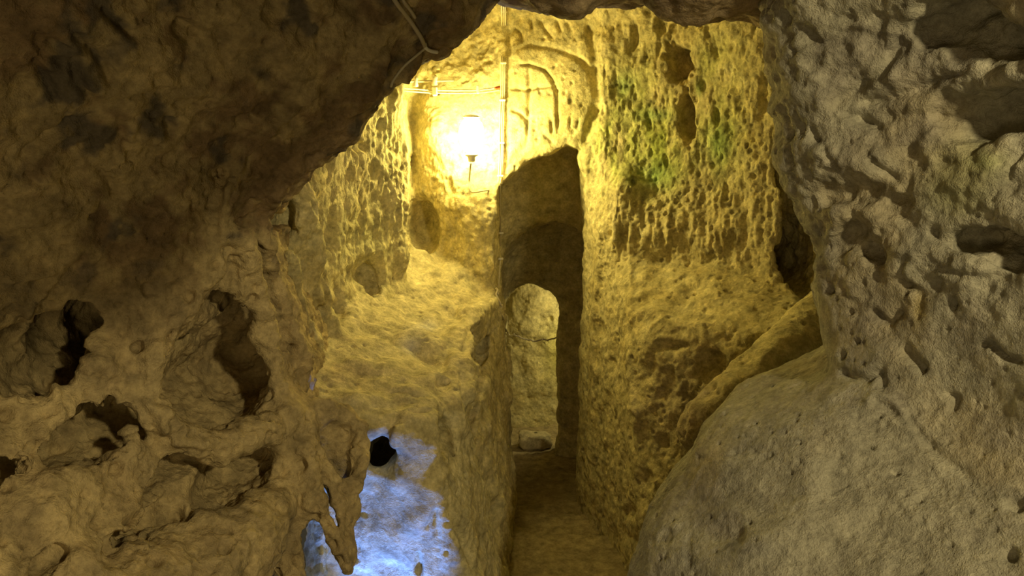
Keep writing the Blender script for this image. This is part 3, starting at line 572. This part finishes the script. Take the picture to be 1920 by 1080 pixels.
is_far = fc[:, 1] > 5.93; is_pas = (~is_far) & (fc[:, 1] > 4.74) & (fc[:, 0] > -0.2) & (fc[:, 0] < 0.6) & (fc[:, 2] < 2.2)
tl = TL.at(fc[:, 0], fc[:, 1]); tr = TR.at(fc[:, 0], fc[:, 1])
is_bl = (~is_far) & (~is_pas) & (fc[:, 0] < 0.2) & (fc[:, 2] < tl + 0.05) & (fc[:, 1] < 4.75)
is_br = (~is_far) & (~is_pas) & (fc[:, 0] >= 0.2) & (fc[:, 2] < tr + 0.04)
def largest(mask):
    q = Q[mask]; lab = np.arange(len(V))
    for _ in range(400):
        m = lab[q].min(1); new = lab.copy()
        for k in range(4): np.minimum.at(new, q[:, k], m)
        new = new[new]
        if (new == lab).all(): break
        lab = new
    l = lab[q[:, 0]]; best = np.bincount(l).argmax(); out = np.zeros(len(mask), bool); out[np.nonzero(mask)[0][l == best]] = True; return out
is_bl = largest(is_bl); is_br = largest(is_br)
rest = ~(is_far | is_pas | is_bl | is_br)
xl = XL.at(fc[:, 1], fc[:, 2])
is_ceil = rest & (fc[:, 2] > 3.06)
is_lw = rest & (~is_ceil) & (fc[:, 1] < 4.25) & (fc[:, 0] < -0.35)
is_bk = rest & (~is_ceil) & (~is_lw)
for nm, mk, pr in (('wall_far', is_far, STRUCT), ('wall_passage', is_pas, STRUCT), ('ceiling_inner', is_ceil, STRUCT), ('wall_inner_left', is_lw, STRUCT), ('wall_back', is_bk, STRUCT),
        ('rock_bench', is_bl, {'label': 'yellow lit rock-cut bench below the lamp, worn edge along the passage', 'category': 'rock bench'}),
        ('rock_bench', is_br, {'label': 'rough rock-cut bench under the green algae wall, beside the grey boulder', 'category': 'rock bench'})):
    if mk.any():
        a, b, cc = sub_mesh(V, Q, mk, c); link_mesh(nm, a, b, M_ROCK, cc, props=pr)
EXTRA.append((V, Q))
print('inner', len(Q), time.time() - T0)

# ------------------------------------------------------------------ floor of the passage with shallow steps
def slab(name, x0, x1, y0, y1, z1, thick, parent=None, props=None, seed=0, rgb=(0.42, 0.34, 0.19), n=46):
    gx = np.linspace(0, 1, n); gy = np.linspace(0, 1, n); A, Bm = np.meshgrid(gx, gy, indexing='ij')
    top = np.stack((x0 + A * (x1 - x0), y0 + Bm * (y1 - y0), np.full_like(A, z1)), -1).reshape(-1, 3)
    e = np.minimum(Bm, 1 - Bm).ravel() * (y1 - y0)
    top[:, 2] += 0.014 * fbm(top, 7, 3, seed) + 0.004 * fbm(top, 40, 2, seed + 3) - 0.02 * np.exp(-(e / 0.012) ** 2)
    top[:, 1] += 0.03 * noise(top[:, 0] * 7 + seed, top[:, 0] * 0 + seed, top[:, 0] * 0)
    bot = top.copy(); bot[:, 2] = z1 - thick
    idx = np.arange(n * n).reshape(n, n); f = []
    f.append(np.stack((idx[:-1, :-1], idx[1:, :-1], idx[1:, 1:], idx[:-1, 1:]), -1).reshape(-1, 4))
    ring = np.concatenate((idx[:, 0], idx[-1, 1:], idx[-2::-1, -1], idx[0, -2:0:-1])); nxt = np.roll(ring, -1)
    f.append(np.stack((ring, ring + n * n, nxt + n * n, nxt), -1)); f.append(f[0][:, ::-1] + n * n)
    Vv = np.concatenate((top, bot)); cc = np.zeros((len(Vv), 3)) + np.array(rgb); cc = mixc(cc, tuple(k * 0.7 for k in rgb), sstep(0, 0.7, fbm(Vv, 9, 3, seed)) * 0.6)
    return link_mesh(name, Vv, np.concatenate(f), M_FLOOR, cc, parent, props)
floor = slab('floor', -0.6, 1.2, 2.4, 6.7, 0.0, 0.06, None, STRUCT, 1, n=120)
for k, (y0, y1, zt) in enumerate(((3.2, 4.26, 0.13), (4.26, 4.66, 0.075), (4.66, 5.25, 0.03))):
    slab('step', -0.12, 0.72, y0, y1, zt, 0.10, floor, None, 5 + k)

# ------------------------------------------------------------------ things: lamp, cables, clips, rope, stone
bigV = []; bigQ = []; off = 0
for a, b in EXTRA:
    bigV.append(a); bigQ.append(b + off); off += len(a)
bigV = np.concatenate(bigV); bigQ = np.concatenate(bigQ)
uu, vv = project(bigV)
def bvh_for(x0, y0, x1, y1, yr=(0, 9)):
    m = (uu > x0) & (uu < x1) & (vv > y0) & (vv < y1) & (bigV[:, 1] > yr[0]) & (bigV[:, 1] < yr[1])
    q = bigQ[m[bigQ].all(1)]; s, inv = np.unique(q, return_inverse=True)
    return BVHTree.FromPolygons(bigV[s].tolist(), inv.reshape(q.shape).tolist())
TREE = bvh_for(690, -60, 1060, 680)
def hit(px, py, lift=0.012, default=4.5, tree=None):
    d = Vector(ray(px, py)).normalized(); h = (tree or TREE).ray_cast(Vector(CAM), d)
    p = h[0] if h[0] is not None else Vector(P(px, py, default))
    return np.array(p) - np.array(d) * lift
def tube_mesh(name, pts, r, mat, parent=None, props=None, seg=8, sm=6, jitter=0.0):
    pts = np.array(pts, float); n = len(pts)
    t = np.linspace(0, n - 1, (n - 1) * sm + 1); i = np.clip(t.astype(int), 0, n - 2); f = (t - i)[:, None]
    p0, p1, p2, p3 = pts[np.maximum(i - 1, 0)], pts[i], pts[i + 1], pts[np.minimum(i + 2, n - 1)]
    C = 0.5 * (2 * p1 + (p2 - p0) * f + (2 * p0 - 5 * p1 + 4 * p2 - p3) * f ** 2 + (3 * p1 - p0 - 3 * p2 + p3) * f ** 3)
    if jitter: C = C + jitter * np.stack([noise(C[:, 0] * 50 + k * 9, C[:, 1] * 50, C[:, 2] * 50) for k in range(3)], -1)
    T = np.gradient(C, axis=0); T /= np.linalg.norm(T, axis=1)[:, None] + 1e-9
    ref = np.array((0.3, 1, 0.2)); A = np.cross(T, ref); A /= np.linalg.norm(A, axis=1)[:, None] + 1e-9; Bn = np.cross(T, A)
    ang = np.linspace(0, 2 * math.pi, seg, endpoint=False)
    Vv = (C[:, None] + r * (np.cos(ang)[None, :, None] * A[:, None] + np.sin(ang)[None, :, None] * Bn[:, None])).reshape(-1, 3)
    m = len(C); I = np.arange(m * seg).reshape(m, seg); J = np.roll(I, -1, 1)
    Qf = np.stack((I[:-1], J[:-1], J[1:], I[1:]), -1).reshape(-1, 4)
    ends = np.array([C[0], C[-1]]); Vv = np.concatenate((Vv, ends))
    caps = [(I[0, (k + 1) % seg], I[0, k], m * seg, m * seg) for k in range(seg)] + [(I[-1, k], I[-1, (k + 1) % seg], m * seg + 1, m * seg + 1) for k in range(seg)]
    me = bpy.data.meshes.new(name); me.from_pydata(Vv.tolist(), [], [tuple(int(k) for k in q) for q in Qf] + [tuple(int(k) for k in q[:3]) for q in caps]); me.shade_smooth(); me.materials.append(mat)
    o = bpy.data.objects.new(name, me); COL.objects.link(o)
    if parent is not None: o.parent = parent
    for a, b in (props or {}).items(): o[a] = b
    return o
def lathe(name, prof, c, mat, parent, axis=None, seg=20):
    Vv = [(r * math.cos(2 * math.pi * k / seg), r * math.sin(2 * math.pi * k / seg), h) for r, h in prof for k in range(seg)]
    f = [(i * seg + k, i * seg + (k + 1) % seg, (i + 1) * seg + (k + 1) % seg, (i + 1) * seg + k) for i in range(len(prof) - 1) for k in range(seg)]
    f += [tuple(range(seg))[::-1], tuple(range((len(prof) - 1) * seg, len(prof) * seg))]
    me = bpy.data.meshes.new(name); me.from_pydata([tuple(np.array(p) + c) for p in Vv], [], f); me.shade_smooth(); me.materials.append(mat)
    o = bpy.data.objects.new(name, me); COL.objects.link(o); o.parent = parent; return o
def thing(name, label, cat, group=None):
    o = bpy.data.objects.new(name, None); COL.objects.link(o); o['label'] = label; o['category'] = cat; o.empty_display_size = 0.05
    if group: o['group'] = group
    return o
def box_part(name, c, size, mat, parent, rot=0.0):
    import bmesh
    bm = bmesh.new(); bmesh.ops.create_cube(bm, size=1.0); bmesh.ops.scale(bm, vec=size, verts=bm.verts)
    bmesh.ops.bevel(bm, geom=list(bm.edges), offset=min(size) * 0.22, segments=1, affect='EDGES')
    me = bpy.data.meshes.new(name); bm.to_mesh(me); bm.free(); me.materials.append(mat)
    o = bpy.data.objects.new(name, me); COL.objects.link(o); o.parent = parent; o.location = c; o.rotation_euler = (0, rot, 0); return o

# glowing globe lamp on its holder
lampY = 4.35
Lc = P(884, 256, lampY)
lamp = thing('globe_lamp', 'glowing yellow-white globe lamp fixed upright on the rock wall', 'lamp')
lathe('globe', [(0.024, -0.085), (0.042, -0.072), (0.060, -0.04), (0.068, 0.0), (0.066, 0.038), (0.054, 0.072), (0.034, 0.094), (0.010, 0.103)], Lc, M_BULB, lamp)
lathe('shade_cap', [(0.010, 0.098), (0.044, 0.098), (0.046, 0.102), (0.034, 0.110), (0.012, 0.114)], Lc, M_CLIP, lamp)  # added above the globe to keep its light off the wall overhead
lathe('holder', [(0.012, -0.135), (0.018, -0.130), (0.020, -0.108), (0.034, -0.100), (0.036, -0.094), (0.020, -0.084)], Lc, M_CLIP, lamp)
tube_mesh('bracket', [Lc + (0, 0.01, -0.115), Lc + (0, 0.06, -0.12), Lc + (0, 0.15, -0.12)], 0.007, M_CLIP, lamp)
# cables that run down the edge beside the carved cross
cab = thing('wall_cable', 'bundle of ivory cables clipped down the wall beside the carved cross', 'cable')
for k, (dx, r) in enumerate(((-4, 0.0035), (0, 0.0035), (3, 0.003))):
    tube_mesh('strand', [hit(px + dx, py, 0.022) for px, py in ((944, -8), (945, 45), (944, 118), (943, 175), (941, 235), (940, 300), (938, 345))], r, M_CABLE, cab, seg=7)
tube_mesh('strand', [hit(px, py, 0.018) for px, py in ((938, 345), (938, 395), (939, 440), (938, 485), (935, 530), (934, 552))], 0.0045, M_CABLE, cab, seg=7)
for px, py in ((945, 22), (944, 118), (942, 188), (940, 268), (938, 330), (939, 437), (938, 485)):
    box_part('clip', hit(px, py, 0.03), (0.036, 0.02, 0.011), M_CLIP, cab)
# cables across above the lamp
hc = thing('horizontal_cable', 'pair of thick ivory cables crossing the wall above the lamp', 'cable')
for dy in (-2.5, 2.5):
    tube_mesh('strand', [P(px, py + dy, yy) for px, py, yy in ((734, 166, 4.05), (760, 168, 4.2), (800, 171, 4.36), (850, 172, 4.44), (900, 171, 4.48), (938, 166, 4.5))], 0.0045, M_CABLE, hc)
box_part('clip', P(815, 171, 4.37), (0.03, 0.03, 0.05), M_CLIP, hc); box_part('clip', P(896, 168, 4.47), (0.015, 0.02, 0.045), M_CLIP, hc)
tube_mesh('red_tape', [P(928, 166, 4.47), P(937, 164, 4.48)], 0.009, M_RED, hc)
hc2 = thing('thin_cable', 'thin grey cable held by two insulators above the ivory cables', 'cable')
tube_mesh('strand', [P(px, py, yy) for px, py, yy in ((734, 147, 4.05), (755, 152, 4.2), (778, 153, 4.3), (815, 152, 4.45), (850, 151, 4.6))], 0.006, M_GREYCABLE, hc2)
for px, py, yy in ((778, 152, 4.3), (815, 150, 4.42)):
    lathe('insulator', [(0.010, -0.03), (0.018, -0.026), (0.012, -0.004), (0.018, 0.012), (0.008, 0.026)], P(px, py, yy), M_CLIP, hc2, seg=12)
# lead from the lamp to the wall cable
lead = tube_mesh('lamp_lead', [Lc + (-0.005, 0.0, -0.145), hit(880, 335, 0.045), hit(880, 352, 0.035), hit(886, 360, 0.03), hit(912, 357, 0.03), hit(936, 352, 0.03)], 0.005, M_GREYCABLE, None, {'label': 'thin lead dropping from the globe lamp to the wall cables', 'category': 'cable'})
# cables on the underside of the arch
TREE_L = bvh_for(640, -80, 960, 220, (0, 3.2))
arch = thing('arch_cable', 'brown double cable stapled across the dark underside of the rock arch', 'cable')
tube_mesh('strand', [hit(px, py, 0.014, 2.3, TREE_L) for px, py in ((728, -20), (745, 8), (768, 38), (788, 68), (797, 88))], 0.0062, M_GREYCABLE, arch)
tube_mesh('strand', [hit(px, py, 0.014, 2.3, TREE_L) for px, py in ((746, -20), (758, 4), (770, 20), (778, 33))], 0.005, M_GREYCABLE, arch)
tube_mesh('cable_end', [hit(797, 80, 0.02, 2.35, TREE_L), hit(798, 89, 0.02, 2.35, TREE_L), hit(806, 95, 0.02, 2.35, TREE_L), hit(820, 98, 0.02, 2.35, TREE_L)], 0.0055, M_CLIP, arch)
tube_mesh('strand', [hit(798, 90, 0.014, 2.4, TREE_L), hit(776, 108, 0.014, 2.4, TREE_L), hit(756, 126, 0.014, 2.4, TREE_L), hit(738, 150, 0.014, 2.4, TREE_L), hit(733, 162, 0.014, 2.4, TREE_L)], 0.0038, M_CABLE, arch)
# rope across the passage
TREE_P = bvh_for(880, 480, 1120, 900)
tube_mesh('passage_rope', [hit(930, 540, 0.02, 4.6, TREE_P), hit(938, 570, 0.02, 5.0, TREE_P), hit(944, 600, 0.02, 5.2, TREE_P), P(952, 626, 5.75), P(968, 628, 5.78), P(980, 633, 5.8), P(1000, 638, 5.82), P(1025, 637, 5.84), P(1052, 631, 5.86)], 0.006, M_ROPE, None,
    {'label': 'thin pale rope strung across the far end of the dark passage', 'category': 'rope'}, sm=12, jitter=0.010)
# loose stone on the passage floor
def stone(name, c, size, rgb, props, seed):
    n = 20; th, ph = np.meshgrid(np.linspace(0, 2 * math.pi, n, endpoint=False), np.linspace(0.02, math.pi - 0.02, 12), indexing='ij')
    U = np.stack((np.cos(th) * np.sin(ph), np.sin(th) * np.sin(ph), np.cos(ph)), -1).reshape(-1, 3)
    s = np.sign(U) * np.abs(U) ** 0.6 * np.array(size) * (1 + 0.22 * fbm(U, 1.6, 3, seed))[:, None]
    I = np.arange(n * 12).reshape(n, 12); J = np.roll(I, -1, 0)
    q = np.stack((I[:, :-1], I[:, 1:], J[:, 1:], J[:, :-1]), -1).reshape(-1, 4)
    return link_mesh(name, s + c, q, M_FLOOR, np.zeros((len(s), 3)) + np.array(rgb), None, props)
stone('stone_block', np.array((0.185, 5.93, 0.055)), (0.13, 0.09, 0.06), (0.55, 0.47, 0.27), {'label': 'pale stone block lying on the floor at the end of the passage', 'category': 'stone'}, 3)
print('done', time.time() - T0)
